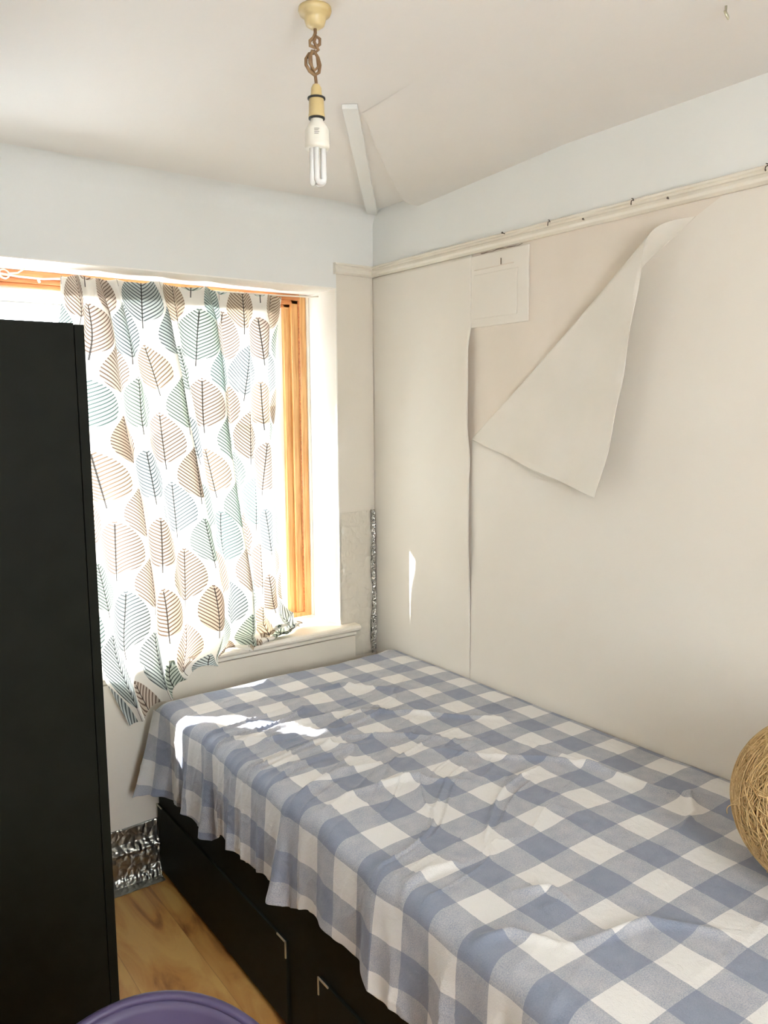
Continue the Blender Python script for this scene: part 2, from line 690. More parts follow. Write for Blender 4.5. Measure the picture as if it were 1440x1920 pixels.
# ------------------------------------------------------------------ wallpaper
ss = np.linspace(.0005, .556, 60)
zz = np.linspace(.08, 2.043, 200)
S, Z = np.meshgrid(ss, zz)
lift = .002 + .016 * sstep(1.35, 1.5, Z) * (1 - sstep(1.74, 1.84, Z)) + .007 * sstep(.85, 1.15, Z) * (1 - sstep(1.3, 1.42, Z)) + .002 * vnoise(Z * 6, Z * 0, 1)
X = -(.0015 + lift * sstep(.44, .556, S) ** 2 + .0008 * vnoise(S * 5, Z * 4, 2) + .001)
P = np.stack([X, -S + .0015 * vnoise(Z * 9, Z * 0, 3) * sstep(.5, .55, S), Z], -1)
tag(grid_mesh('wallpaper', P, M['paper'], thick=.0012), 'cream wallpaper strip between room corner and lifted vertical seam', 'wallpaper')

eA, eB = np.array((1.33, 2.04)), np.array((.556, 1.451))
T = np.linalg.norm(eA - eB)
ev = (eA - eB) / T
nv = np.array((-ev[1], ev[0]))


def rad(t):
    return .0025 + .036 * np.clip(t / T, 0, 1) ** 2.2


# sheet that still sticks to the wall: polygon with the peeled corner missing
b = MB()
base = []
for t in np.linspace(0, T, 40):
    p = eB + ev * t - nv * rad(t)
    base.append((max(p[0], .556), p[1]))
poly = [(.556, .08), (3.6, .08), (3.6, 2.043), (1.42, 2.043)] + base[::-1]
poly = [(p, min(q, 2.043)) for p, q in poly]
b.prism(poly, lambda p, q, t: (-t, -p, q), .0002, .0016)
sheet = tag(b.build('wallpaper', M['paper']), 'cream wallpaper sheet right of the seam with its top corner peeled down', 'wallpaper')
nt_, nb = 120, 90
Pp = np.zeros((nt_, nb, 3))
for i, t in enumerate(np.linspace(0.002, T, nt_)):
    bm_ = .466 * t / .36 if t < .36 else .466 * (T - t) / (T - .36)
    r = float(rad(t))
    for j, bb in enumerate(np.linspace(0, 1, nb)):
        bl = max(bm_, .0) * bb
        if bl < math.pi * r:
            p, h = r * math.sin(bl / r), r * (1 - math.cos(bl / r))
        else:
            qd = bl - math.pi * r
            p, h = -qd, 2 * r + .055 * qd * (1 + .5 * math.sin(t * 9)) + .10 * qd * qd
            h += .004 * math.sin(bl * 22 + t * 14) * min(1, qd * 6)
            if bb > .90:
                h += .003 * math.sin(t * 38) * (bb - .90) * 10
        c = eB + ev * t + nv * (p - r)
        Pp[i, j] = (-.002 - h, -c[0], min(c[1], 2.05))
flap = grid_mesh('peeled_flap', Pp, M['paper_back'], parent=sheet, thick=.0012)
flap['label'] = 'bare greyish back of the peeled wallpaper corner'

# old vent cover painted over
v = empty('vent_cover', (-.001, -.68, 1.815), 'square painted-over vent cover under the picture rail by the seam', 'vent cover')
b = MB()
b.box((-.006, -.806, 1.812), (0, -.553, 2.036))
b.build('cover_plate', M['paper'], v, bevel=.002)
b = MB()
b.box((-.0095, -.762, 1.838), (-.006, -.570, 1.975))
b.build('flush_panel', M['paper'], v, bevel=.0015)
MB().box((-.0085, -.744, 1.990), (-.006, -.570, 1.9925)).build('seam', M['old_plaster'], v)
MB().box((-.0085, -.692, 1.9925), (-.006, -.690, 2.012)).build('seam', M['crack'], v)
b = MB()
rnd = random.Random(4)
pts = [(-.006, -.60 - i * .012, 2.0395 + rnd.uniform(-.0015, .0015)) for i in range(16)]
b.sweep(pts, [.0005 + .001 * rnd.random() for _ in pts], 5)
struct(b.build('trim_7', M['crack']))

# foil taped over the damp corner
foil = empty('foil_sheet', (-.08, -.002, .70), 'painted silver foil patch on the wall in the corner beside the window sill', 'foil')
uu, vv = np.meshgrid(np.linspace(-.163, -.010, 90), np.linspace(.60, 1.167, 260))
cr = np.abs(vnoise(uu * 26, vv * 26, 5)) + .5 * np.abs(vnoise(uu * 60, vv * 60, 6))
amp = .0012 + .005 * np.exp(-((uu + .145) / .03) ** 2) * sstep(.85, .95, vv) * (1 - sstep(1.08, 1.15, vv))
P = np.stack([uu, -.002 - amp * cr, vv], -1)
grid_mesh('painted_face', P, M['foil_paint'], parent=foil)
uu, vv = np.meshgrid(np.linspace(-.024, -.007, 14), np.linspace(.60, 1.170, 320))
cr = np.abs(vnoise(uu * 90, vv * 90, 7)) + np.abs(vnoise(uu * 50, vv * 60, 8))
edge = .004 * vnoise(vv * 20, vv * 0, 9) * (uu < -.02)
P = np.stack([uu + edge - .006 * (uu < -.022) * sstep(.8, .7, vv), -.004 - .004 * cr - .004 * sstep(-.02, -.004, uu), vv], -1)
so = grid_mesh('bare_strip', P, M['foil'], parent=foil)
so['label'] = 'bare crumpled silver strip down the corner'

# foil covered skirting
vv_ = [(0, .002, .196), (0, .004, .192), (.0, .004, .14), (.0, .014, .128), (.0, .022, .118), (.0, .020, .105), (.0, .022, .095), (0, .020, .035), (0, .026, .022), (0, .028, .006), (0, .048, .0025), (0, .064, .002)]
arc = [0]
for a_, c_ in zip(vv_, vv_[1:]):
    arc.append(arc[-1] + math.hypot(a_[1] - c_[1], a_[2] - c_[2]))
tt = np.linspace(0, arc[-1], 110)
oy = np.interp(tt, arc, [p[1] for p in vv_])
oz = np.interp(tt, arc, [p[2] for p in vv_])
xs = np.linspace(-2.0, -.922, 420)
XX, OY = np.meshgrid(xs, oy)
_, OZ = np.meshgrid(xs, oz)
_, TT = np.meshgrid(xs, tt)
n1 = np.abs(vnoise(XX * 55, TT * 55, 12)) + .6 * np.abs(vnoise(XX * 120, TT * 90, 13))
aa = .0008 + .0035 * (np.exp(-((OZ - .118) / .02) ** 2) + np.exp(-((OZ - .03) / .02) ** 2)) + .002 * sstep(-1.0, -.9, XX)
OZs = OZ + .004 * vnoise(XX * 8, XX * 0, 14) * (TT < .01)
P = np.stack([XX, -.012 - OY - aa * n1 * (OZ > .004), OZs + .0012 * n1 * (OZ < .01)], -1)
tag(grid_mesh('foil_sheet', P, M['foil_dark'], thick=.0006), 'crumpled silver foil pressed over the skirting board below the window', 'foil')
struct(MB().box((XL, -.026, 0), (-.922, -.012, .10)).build('baseboard_far', M['cream']))

# ------------------------------------------------------------------ sill and window
b = MB()
poly = [(.195, .700), (.195, .735), (-.038, .735), (-.045, .731), (-.048, .724), (-.045, .716), (-.038, .712), (-.030, .709), (-.014, .700), (-.014, .690), (.0, .690)]
b.prism(poly, lambda p, q_, t: (t, p, q_), WX0 - .05, WX1)
b.prism([(p, q_) for p, q_ in poly if p < .001] + [(.0, .735)], lambda p, q_, t: (t, p, q_), WX1, -.104)
b.prism([(p, q_) for p, q_ in poly if p < .001] + [(.0, .735)], lambda p, q_, t: (t, p, q_), WX0 - .1, WX0 - .05)
win = bpy.data.objects.new('window_1', None)
C.objects.link(win)
win.location = (-.9, .2, .70)
struct(win)
b.build('window_sill', M['sill'], win)
# timber sub-frame, two stepped members on each side
b = MB()
for x0, x1, y0 in ((-.206, -.180, .196), (-.236, -.206, .208), (-.264, -.236, .220)):
    b.box((x0, y0, .735), (x1, .31, 1.985), 0)
b.box((-.180, .190, .735), (-.169, .31, 1.985), 2)
b.box((-.209, .201, .735), (-.203, .212, 1.985), 1)
for z0, z1, y0 in ((1.970, 1.991, .196), (1.955, 1.970, .208), (1.942, 1.955, .220)):
    b.box((WX0 + .004, y0, z0), (-.206, .31, z1), 1)
b.box((WX0 + .004, .196, .735), (-.206, .31, .752), 0)
b.box((WX0 + .004, .196, .735), (WX0 + .07, .31, 1.985), 0)
b.build('timber_frame', [M['wood_v'], M['wood_h'], M['sill']], win, bevel=.002)
b = MB()


def ring(b, x0, x1, z0, z1, y0, y1, w_, mi=0):
    b.box((x0, y0, z0), (x0 + w_, y1, z1), mi)
    b.box((x1 - w_, y0, z0), (x1, y1, z1), mi)
    b.box((x0 + w_, y0, z0), (x1 - w_, y1, z0 + w_), mi)
    b.box((x0 + w_, y0, z1 - w_), (x1 - w_, y1, z1), mi)


FX0, FX1, FZ0, FZ1 = WX0 + .07, -.262, .752, 1.945
ring(b, FX0, FX1, FZ0, FZ1, .236, .306, .045)
xm = [-.79]
for x in xm:
    b.box((x - .03, .24, FZ0 + .03), (x + .03, .30, FZ1 - .03))
b.box((FX0 + .03, .24, 1.525), (FX1 - .03, .30, 1.575))
b.build('plastic_frame', M['upvc'], win, bevel=.003)
xs_ = [FX0 + .045] + [x for x in xm[::-1]] + [FX1 - .045]
for i in range(2):
    x0 = xs_[i] + (.03 if i else 0)
    x1 = xs_[i + 1] - (.03 if i < 1 else 0)
    for z0, z1 in ((FZ0 + .045, 1.525), (1.575, FZ1 - .045)):
        b = MB()
        ring(b, x0 + .001, x1 - .001, z0 + .001, z1 - .001, .245, .29, .041)
        s_ = b.build('sash', M['upvc'], win, bevel=.002)
        g_ = MB()
        ring(g_, x0 + .040, x1 - .040, z0 + .040, z1 - .040, .25, .275, .004)
        MB().box((x0 + .040, .262, z0 + .040), (x1 - .040, .266, z1 - .040)).build('glass_pane', M['glass'], s_)
        g_.build('gasket', M['rubber'], s_)
# ------------------------------------------------------------------ curtain
# control points: rows top -> bottom, columns left -> right (x, y, z)
ctrl = np.array([
    [(-1.100, .115, 1.978), (-.985, .115, 1.978), (-.820, .120, 1.978), (-.640, .125, 1.974), (-.470, .135, 1.973), (-.308, .150, 1.976)],
    [(-1.130, .105, 1.80), (-.965, .105, 1.80), (-.810, .110, 1.80), (-.635, .120, 1.80), (-.465, .135, 1.80), (-.314, .190, 1.80)],
    [(-1.300, .105, 1.66), (-.970, .098, 1.66), (-.795, .102, 1.66), (-.630, .112, 1.66), (-.467, .130, 1.66), (-.314, .197, 1.66)],
    [(-1.290, .100, 1.50), (-.975, .090, 1.50), (-.780, .095, 1.50), (-.625, .105, 1.50), (-.470, .125, 1.50), (-.319, .199, 1.50)],
    [(-1.170, .085, 1.20), (-.940, .060, 1.20), (-.750, .070, 1.20), (-.600, .085, 1.20), (-.460, .110, 1.20), (-.322, .199, 1.20)],
    [(-1.130, .030, .96), (-.935, .015, .96), (-.740, .030, .96), (-.575, .055, .95), (-.455, .095, .94), (-.314, .196, .94)],
    [(-1.112, -.050, .80), (-.960, -.035, .80), (-.770, -.020, .80), (-.600, .010, .80), (-.470, .065, .80), (-.335, .140, .82)],
    [(-1.060, -.070, .665), (-.945, -.066, .68), (-.815, -.060, .715), (-.655, -.040, .750), (-.490, -.005, .752), (-.315, .070, .765)],
    [(-1.018, -.074, .565), (-.925, -.072, .615), (-.805, -.062, .680), (-.680, -.052, .738), (-.510, -.020, .742), (-.330, .045, .748)],
])


def catmull(Pc, t):
    n = len(Pc)
    x = t * (n - 1)
    i = np.clip(np.floor(x).astype(int), 0, n - 2)
    f = (x - i)[:, None, None]
    g = lambda k: Pc[np.clip(k, 0, n - 1)]
    a, b_, c, d_ = g(i - 1), g(i), g(i + 1), g(i + 2)
    return .5 * (2 * b_ + (c - a) * f + (2 * a - 5 * b_ + 4 * c - d_) * f * f + (3 * b_ - a - 3 * c + d_) * f ** 3)


NV, NU = 260, 420
tv = np.linspace(0, 1, NV)
tu = np.linspace(0, 1, NU)
A1 = catmull(ctrl, tv)
A2 = catmull(np.swapaxes(A1, 0, 1), tu)
P = np.swapaxes(A2, 0, 1).copy()
# pleats: (u centre at top, u centre at bottom, width, depth, strength at top, at bottom)
pleats = [(.10, .10, .030, .045, 1, .6), (.19, .27, .026, .05, 1.1, .8), (.27, .38, .022, .03, .7, .5), (.43, .52, .030, .055, 1.1, .9),
          (.49, .60, .018, .03, .8, .6), (.62, .70, .026, .05, 1.1, .9), (.67, .77, .016, .028, .9, .5), (.80, .82, .020, .022, .6, .5), (.90, .90, .024, .030, 1, .8)]
Ug, Vg = np.meshgrid(tu, tv)
dy = np.zeros_like(Ug)
stretch = np.ones_like(Ug) * .9
shift = np.zeros_like(Ug)
for (c0, c1, wd, dp, s0, s1) in pleats:
    c = c0 + (c1 - c0) * Vg ** 1.2 + .006 * vnoise(Vg * 5, Vg * 0 + c0 * 50, 3)
    st = s0 + (s1 - s0) * Vg
    w_ = wd * (1 + .5 * Vg)
    g = 1.35 * np.exp(-((Ug - c) / w_) ** 2)
    dy -= dp * st * g
    dy += .35 * dp * st * np.exp(-((Ug - c - 1.9 * w_) / w_) ** 2)
    shift += -.018 * st * (Ug - c) / w_ * g
    stretch += .9 * st * g
fade = .30 + .70 * sstep(0, .10, Vg)
fade *= 1 - .35 * sstep(.75, 1, Vg) * sstep(.5, 1, Ug)
P[..., 1] += np.minimum(dy * fade, .03) + .006 * vnoise(Ug * 9, Vg * 3, 4) + .003 * vnoise(Ug * 26, Vg * 9, 5)
P[..., 0] += shift * fade
P[..., 2] += (-.006 * np.abs(np.sin(Ug * 19 + 1)) + .004 * vnoise(Ug * 30, Vg * 0, 6)) * (1 - sstep(0, .08, Vg))
P[..., 2] += .006 * vnoise(Ug * 14, Vg * 0, 8) * sstep(.93, 1, Vg)
# gathered heap at the sill's right end
heap = sstep(.55, .8, Ug) * sstep(.72, .85, Vg)
P[..., 1] += -heap * (.012 + .020 * np.sin(Vg * 60 + Ug * 10)) + heap * .006 * vnoise(Ug * 30, Vg * 30, 9)
P[..., 2] += heap * (.008 * np.sin(Vg * 75 + Ug * 22) + .006 * vnoise(Ug * 22, Vg * 40, 10))
over = P[..., 1] > -.050
P[..., 2] = np.where(over, np.maximum(P[..., 2], .738), P[..., 2])
P[..., 1] = np.where(P[..., 2] < .737, np.minimum(P[..., 1], -.052), P[..., 1])
gap = np.exp(-((P[..., 2] - 1.40) / .10) ** 2) * sstep(.93, 1, Ug)
P[..., 0] -= .024 * gap
P[..., 1] = np.minimum(P[..., 1], np.where(P[..., 0] > -.41, .205, .165))
cu = np.cumsum(stretch, axis=1)
cu = cu / cu[:, -1:] * 1.20
dz = np.sqrt((np.diff(A1.mean(1), axis=0) ** 2).sum(-1))
cvl = np.concatenate([[0], np.cumsum(dz)])
UV = np.stack([cu, np.repeat((1.35 - cvl)[:, None], NU, 1)], -1)
cur_o = empty('curtain', (-.7, .12, 1.97), 'white curtain printed with grey, brown and green leaves at the window', 'curtain')
grid_mesh('curtain_panel', P, M['leaf'], UV, parent=cur_o)
k_ = 15
hd = P[:k_].copy()
hd[..., 1] += .004
hd_o = grid_mesh('heading_tape', hd, M['heading'], parent=cur_o)
# header tape folded at the top
# curtain wire
wr = empty('curtain_wire', (-1.3, .13, 1.97), 'knotted white curtain wire along the top of the window', 'curtain wire')
b = MB()
b.sweep([(-1.41, .135, 1.972), (-1.37, .13, 1.963), (-1.30, .13, 1.968), (-1.22, .13, 1.960), (-1.15, .125, 1.958), (-1.08, .12, 1.965), (-.9, .135, 1.97), (-.6, .135, 1.967), (-.33, .135, 1.972), (-.20, .13, 1.975), (-.168, .12, 1.978)], .0028, 6)
b.build('wire', M['wire'], wr)
b = MB()
for k in range(4):
    a0 = k * 1.3
    b.sweep([(-1.262 + .014 * math.cos(a0 + a), .118 + .010 * math.sin(a * 1.3 + k), 1.963 + .014 * math.sin(a0 + a)) for a in np.linspace(0, 5.5, 18)], .0022, 6)
b.sweep([(-1.25, .118, 1.965), (-1.225, .112, 1.968), (-1.205, .108, 1.982)], .0022, 6)
b.build('knot', M['wire'], wr)
MB().sweep([(-1.165, .122, 1.960), (-1.165, .120, 1.952), (-1.163, .118, 1.946)], [.002, .005, .004], 8).build('hook', M['wire'], wr)

# ------------------------------------------------------------------ wardrobe
wx1, wx0, wy0, wy1, wz = -1.33, -1.93, -.906, -.13, 1.722
wd = empty('wardrobe', (-1.6, -.5, 0), 'tall black wood-effect wardrobe left of the bed in front of the window', 'wardrobe')
t_ = .018
b = MB()
b.box((wx0, wy0, 0), (wx1 - .0205, wy0 + t_, wz))
b.box((wx0, wy1 - t_, 0), (wx1 - .0205, wy1, wz))
b.box((wx0, wy0 + t_, .07), (wx1 - .0205, wy1 - t_, .088))
b.box((wx0, wy0 + t_, wz - t_), (wx1 - .0205, wy1 - t_, wz))
b.box((wx0, wy0 + t_, .07), (wx0 + .006, wy1 - t_, wz - t_))
b.box((wx1 - .05, wy0 + t_, 0), (wx1 - .034, wy1 - t_, .07))
b.build('carcass', M['black'], wd, bevel=.001)
for y0, y1 in ((wy0, -.520), (-.516, wy1)):
    dr = MB().box((wx1 - .019, y0 + .001, .072), (wx1, y1 - .001, wz - .002)).build('door', M['black'], wd, bevel=.0015)
    yh = -.545 if y0 == wy0 else -.49
    b = MB()
    b.sweep([(wx1, yh, .95), (wx1 + .022, yh, .95), (wx1 + .026, yh, .96), (wx1 + .026, yh, 1.08), (wx1 + .022, yh, 1.09), (wx1, yh, 1.09)], .005, 8)
    b.build('handle', M['brass'], dr)

# ------------------------------------------------------------------ bed
bed = empty('divan_bed', (-.46, -1.0, 0), 'single divan bed with black base and drawers against the right wall', 'bed')
BX, BY0, BY1 = -.915, -.02, -2.02
b = MB()
b.box((BX, BY1, .012), (-.012, BY0, .445))
b.build('base', M['black'], bed, bevel=.003)
for y0, y1 in ((-.905, -.022), (-1.94, -1.057)):
    dr = MB().box((BX - .007, y0, .022), (BX + .005, y1, .250)).build('drawer', M['black'], bed, bevel=.002)
    for ye, sg in ((y1, -1), (y0, 1)):
        ll = .045
        b = MB()
        b.box((BX - .0095, min(ye, ye + sg * ll), .2475), (BX - .0065, max(ye, ye + sg * ll), .2515))
        b.box((BX - .0095, min(ye, ye + sg * .004), .206), (BX - .0065, max(ye, ye + sg * .004), .2515))
        b.build('corner_trim', M['brass'], dr)
b = MB()
for x in (-.86, -.06):
    for y in (-.08, -1.94):
        MB().lathe([(.0, 0), (.02, 0), (.022, .012), (0, .012)], x, y, 16).build('glide', M['gap'], bed)
mt = MB().box((-.922, -2.01, .447), (-.016, -.10, .615)).build('mattress', M['mattress'], bed, bevel=.03)
mt.modifiers['bevel'].segments = 4

# gingham cover
CREASE = [
[ (-0.990,-0.874), (-0.818,-0.804), (-0.587,-0.812) ],
[ (-0.963,-0.635), (-0.744,-0.554), (-0.566,-0.561), (-0.451,-0.621) ],
[ (-0.552,-0.598), (-0.374,-0.679), (-0.286,-0.799), (-0.153,-0.910) ],
[ (-0.498,-0.935), (-0.260,-1.197), (-0.196,-1.311) ],
[ (-0.862,-0.771), (-0.637,-0.729), (-0.483,-0.822), (-0.377,-0.970) ],
[ (-0.932,-1.073), (-0.813,-1.023), (-0.652,-1.041), (-0.505,-1.152) ],
[ (-0.904,-0.955), (-0.754,-0.909), (-0.600,-0.928) ],
[ (-0.771,-1.528), (-0.704,-1.561), (-0.716,-1.636) ],
[ (-0.941,-1.583), (-0.857,-1.614), (-0.816,-1.688) ],
[ (-0.812,-1.696), (-0.739,-1.716), (-0.638,-1.732), (-0.556,-1.847) ],
[ (-0.237,-1.075), (-0.225,-1.250), (-0.187,-1.460), (-0.120,-1.543) ],
[ (-0.903,-0.573), (-0.813,-0.619), (-0.714,-0.625) ],
[ (-0.968,-1.403), (-0.856,-1.377), (-0.780,-1.386) ],
[ (-0.122,-1.474), (-0.227,-1.557), (-0.336,-1.590) ],
[ (-0.641,-0.365), (-0.400,-0.363), (-0.261,-0.532) ],
]
ny, nx_top, n_arc, n_side = 680, 330, 14, 110
yv = np.linspace(-2.25, -.086, ny)
XE, RR, ZT = -.938, .035, .636
top_x = np.linspace(-.008, XE + RR, nx_top)
Y2 = np.repeat(yv[:, None], nx_top + n_arc + n_side, 1)
hemz = np.interp(yv, [-2.06, -1.60, -1.44, -1.30, -1.20, -1.05, -.96, -.89, -.70, -.60, -.52, -.35, -.2, -.10, -.02],
                 [.40, .395, .395, .418, .42, .415, .388, .410, .402, .400, .350, .375, .35, .345, .30])
hemz = hemz + .008 * vnoise(yv * 16, yv * 0, 21) + .002 * vnoise(yv * 37, yv * 0, 22)
arc_t = np.linspace(0, math.pi / 2, n_arc + 1)[1:]
side_t = np.linspace(0, 1, n_side + 1)[1:]
X0 = np.zeros_like(Y2)
Z0 = np.zeros_like(Y2)
U0 = np.zeros_like(Y2)
X0[:, :nx_top] = top_x
Z0[:, :nx_top] = ZT
U0[:, :nx_top] = top_x
X0[:, nx_top:nx_top + n_arc] = XE + RR - RR * np.sin(arc_t)
Z0[:, nx_top:nx_top + n_arc] = ZT - RR + RR * np.cos(arc_t)
U0[:, nx_top:nx_top + n_arc] = XE + RR - RR * arc_t
Ls = (ZT - RR - hemz)[:, None]
X0[:, nx_top + n_arc:] = XE
Z0[:, nx_top + n_arc:] = ZT - RR - Ls * side_t
U0[:, nx_top + n_arc:] = XE + RR - RR * math.pi / 2 - Ls * side_t
# --- height field of the top
X, Y = X0, Y2
wx_ = X + .06 * vnoise(X * 3, Y * 3, 31)
wy_ = Y + .10 * vnoise(X * 2.2, Y * 2.2, 32) + .22 * (X + .9) * (-1)
rid = 1 - np.abs(vnoise(wx_ * 2.6, wy_ * 13, 33))
rid2 = 1 - np.abs(vnoise(wx_ * 5, wy_ * 24, 34))
zone = sstep(-1.55, -1.2, Y) * (1 - sstep(-.45, -.2, Y)) * (1 - sstep(-.50, -.22, X))
zone = .12 + .88 * zone
h = .012 * zone * rid ** 8 + .005 * zone * rid2 ** 6
h += .0045 * (1 + vnoise(X * 4, Y * 4, 35)) + .002 * vnoise(X * 11, Y * 11, 36)
for ln in CREASE:
    best = np.full_like(X, 9.)
    bt = np.zeros_like(X)
    n = len(ln) - 1
    for k in range(n):
        ax, ay = ln[k]
        bx, by = ln[k + 1]
        dx_, dy_ = bx - ax, by - ay
        tt_ = np.clip(((X - ax) * dx_ + (Y - ay) * dy_) / (dx_ * dx_ + dy_ * dy_), 0, 1)
        dd = np.hypot(X - ax - tt_ * dx_, Y - ay - tt_ * dy_)
        m_ = dd < best
        best = np.where(m_, dd, best)
        bt = np.where(m_, (k + tt_) / n, bt)
    h += .0105 * np.exp(-(best / .010) ** 2) * (np.sin(np.clip(bt, 0, 1) * math.pi) ** .6)
    h += .002 * np.exp(-(best / .03) ** 2)
h += .010 * np.exp(-((X + .03) / .03) ** 2) * sstep(-.19, -.10, Y)        # little peak in the corner
h -= .045 * np.clip((Y + .155) / .07, 0, 1) ** 2
wt_ = np.ones_like(X)
wt_[:, nx_top:nx_top + n_arc] = np.cos(arc_t) ** .7
wt_[:, nx_top + n_arc:] = 0
nearwall = sstep(-.008, -.05, X)
Z0 = Z0 + h * wt_ * (.35 + .65 * nearwall)
# --- side folds
sp = np.zeros_like(X)
sp[:, nx_top:nx_top + n_arc] = np.sin(arc_t) * .25
sp[:, nx_top + n_arc:] = .25 + .75 * side_t ** .8
yy_ = Y + .03 * vnoise(X * 0 + Z0 * 5, Y * 2.5, 41) + .02 * (1 - Z0) * np.sin(Y * 7)
f1 = np.abs(vnoise(yy_ * 7.5, Z0 * 1.2, 42))
f2 = 1 - np.abs(vnoise(yy_ * 13, Z0 * 2.0, 43))
f3 = 1 - np.abs(vnoise(yy_ * 26 + Z0 * 12, Z0 * 11, 44))
out_ = .016 * f1 + .012 * f2 ** 3 + .003 * f3 ** 3
X0 = X0 - out_ * sp
for (yc, ww, am) in ((-.30, .02, .010), (-.40, .018, .016), (-.52, .022, .030), (-.70, .02, .012), (-.965, .022, .040), (-1.16, .03, .010), (-1.33, .035, .016), (-1.56, .03, .02), (-1.75, .03, .012)):
    X0 -= am * sp ** 1.3 * np.exp(-((Y - yc - .03 * sp) / ww) ** 2)
# --- ear of cloth at the far left corner
g = sstep(-.21, -.09, Y)
ear = np.zeros_like(X)
ear[:, nx_top + n_arc:] = side_t
X0 -= .062 * g * ear ** 1.1 * (1 + .3 * np.sin(Y * 60))
U0 = U0
# near end folds down over the foot of the bed
dn = np.clip(-2.03 - Y2, 0, None)
drop = np.where(dn < .03, dn * dn / .06, dn - .015)
Yp = np.where(dn > 0, -2.03 - .016 * (1 - np.exp(-dn / .012)) - .006 * np.abs(vnoise(X0 * 12, dn * 3, 51)) * np.clip(dn / .1, 0, 1), Y2)
Z0 = np.maximum(Z0 - drop, .16)
P = np.stack([X0, Yp - .012 * ear * g, Z0], -1)
# far end tucks down behind the mattress
UV = np.stack([U0, Y2 + .0], -1)
cov = tag(grid_mesh('bed_cover', P, M['gingham'], UV, thick=.0015, offset=1), 'blue and white gingham cloth spread over the single bed', 'bed cover')
P2 = np.zeros((16, nx_top + n_arc, 3))

# ------------------------------------------------------------------ straw ball
ball = empty('straw_ball', (-.30, -1.853, .64), 'round ball of tangled straw on the bed against the right wall', 'straw ball')
bc = Vector((-.285, -1.864, .806))
BR = .164
b = MB()
prof_ = [(BR * .965 * math.sin(a), bc.z - BR * .965 * math.cos(a)) for a in np.linspace(0.01, math.pi - .01, 40)]
b.lathe(prof_, bc.x, bc.y, 64)
b.build('core', M['straw_core'], ball)
rnd = random.Random(5)
b = MB()
for k in range(3200):
    # arcs mostly around a tilted vertical axis, with loose tangles
    n_ = Vector((rnd.gauss(0, .35) - .75, rnd.gauss(0, .35) - .35, rnd.gauss(0, .3) + .2))
    if rnd.random() < .3:
        n_ = Vector((rnd.gauss(0, 1), rnd.gauss(0, 1), rnd.gauss(0, 1)))
    n_.normalize()
    off = rnd.gauss(0, .45)
    off = max(-.9, min(.9, off))
    u_ = n_.orthogonal().normalized()
    v_ = n_.cross(u_)
    a0 = rnd.uniform(0, 6.28)
    al = rnd.uniform(.5, 2.0)
    cr_ = math.sqrt(1 - off * off)
    ra = BR * rnd.uniform(.972, 1.012)
    w1, w2, ph_ = rnd.uniform(0, .03), rnd.uniform(2, 5), rnd.uniform(0, 6)
    pts = []
    for i in range(12):
        a = a0 + al * i / 11
        d_ = u_ * (math.cos(a) * cr_) + v_ * (math.sin(a) * cr_) + n_ * (off + w1 * math.sin(w2 * a + ph_))
        d_.normalize()
        q_ = bc + d_ * ra
        q_.z = max(q_.z, .648)
        pts.append(q_)
    b.sweep(pts, rnd.uniform(.0006, .0014), 4, cap=False)
st = b.build('strands', M['straw'], ball, fixn=False)
st['kind'] = 'stuff'
b = MB()
for (a, c_) in ((2.5, .0), (3.1, -.45)):
    p = bc + Vector((math.cos(a) * math.cos(c_), math.sin(a) * math.cos(c_), math.sin(c_))) * BR * .98
    o_ = (p - bc).normalized()
    pts = [p + o_ * (.010 * math.sin(t * 2.6)) + Vector((.0, .02 * t, -.02 * t * t)) for t in np.linspace(0, 1.15, 10)]
    MB().sweep(pts, .0009, 5).build('loose_strand', M['straw'], ball, fixn=False)

# ------------------------------------------------------------------ pendant lamp
lx, ly = -.967, -1.189
lamp = empty('pendant_lamp', (lx, ly, ZC), 'bare energy-saving bulb hanging from a knotted brown cord', 'ceiling light')
MB().lathe([(0, ZC), (.030, ZC), (.0305, ZC - .006), (.028, ZC - .012), (.021, ZC - .015), (.0195, ZC - .022), (.017, ZC - .030), (.010, ZC - .035), (.004, ZC - .036), (0, ZC - .036)], lx, ly).build('ceiling_rose', M['bake'], lamp)
b = MB()
pts = [(0, 0, 2.252), (0, 0, 2.243)]
b.sweep([(lx, ly, 2.250), (lx, ly, 2.240), (lx - .004, ly, 2.232), (lx - .010, ly + .003, 2.226), (lx - .009, ly + .005, 2.219), (lx + .002, ly + .003, 2.217),
         (lx + .008, ly - .002, 2.223), (lx + .007, ly - .004, 2.231), (lx - .001, ly - .004, 2.234), (lx - .004, ly - .002, 2.224), (lx + .006, ly, 2.213),
         (lx - .002, ly + .003, 2.207), (lx - .012, ly + .004, 2.203), (lx - .019, ly + .003, 2.193), (lx - .020, ly + .002, 2.182), (lx - .014, ly, 2.172), (lx - .004, ly - .002, 2.166), (lx + .004, ly - .004, 2.172),
         (lx + .006, ly - .005, 2.185), (lx + .002, ly - .005, 2.197), (lx - .006, ly - .004, 2.207), (lx - .013, ly - .004, 2.200), (lx - .012, ly - .003, 2.186), (lx - .008, ly, 2.176), (lx, ly + .002, 2.166), (lx, ly, 2.155), (lx, ly, 2.145)], .0031, 8)
b.sweep([(lx - .010, ly - .006, 2.206), (lx - .016, ly - .005, 2.196), (lx - .016, ly - .005, 2.184), (lx - .007, ly - .006, 2.172), (lx + .001, ly - .007, 2.180), (lx - .001, ly - .007, 2.198)], .0029, 8)
b.build('cord', M['cord'], lamp)
hold = MB().lathe([(0, 2.186 - .034), (.006, 2.151), (.0095, 2.145), (.0105, 2.134), (.0125, 2.128), (.014, 2.124), (.0145, 2.100), (.0152, 2.098), (.0150, 2.092), (.012, 2.092), (.011, 2.1)], lx, ly).build('lamp_holder', M['bake'], lamp)
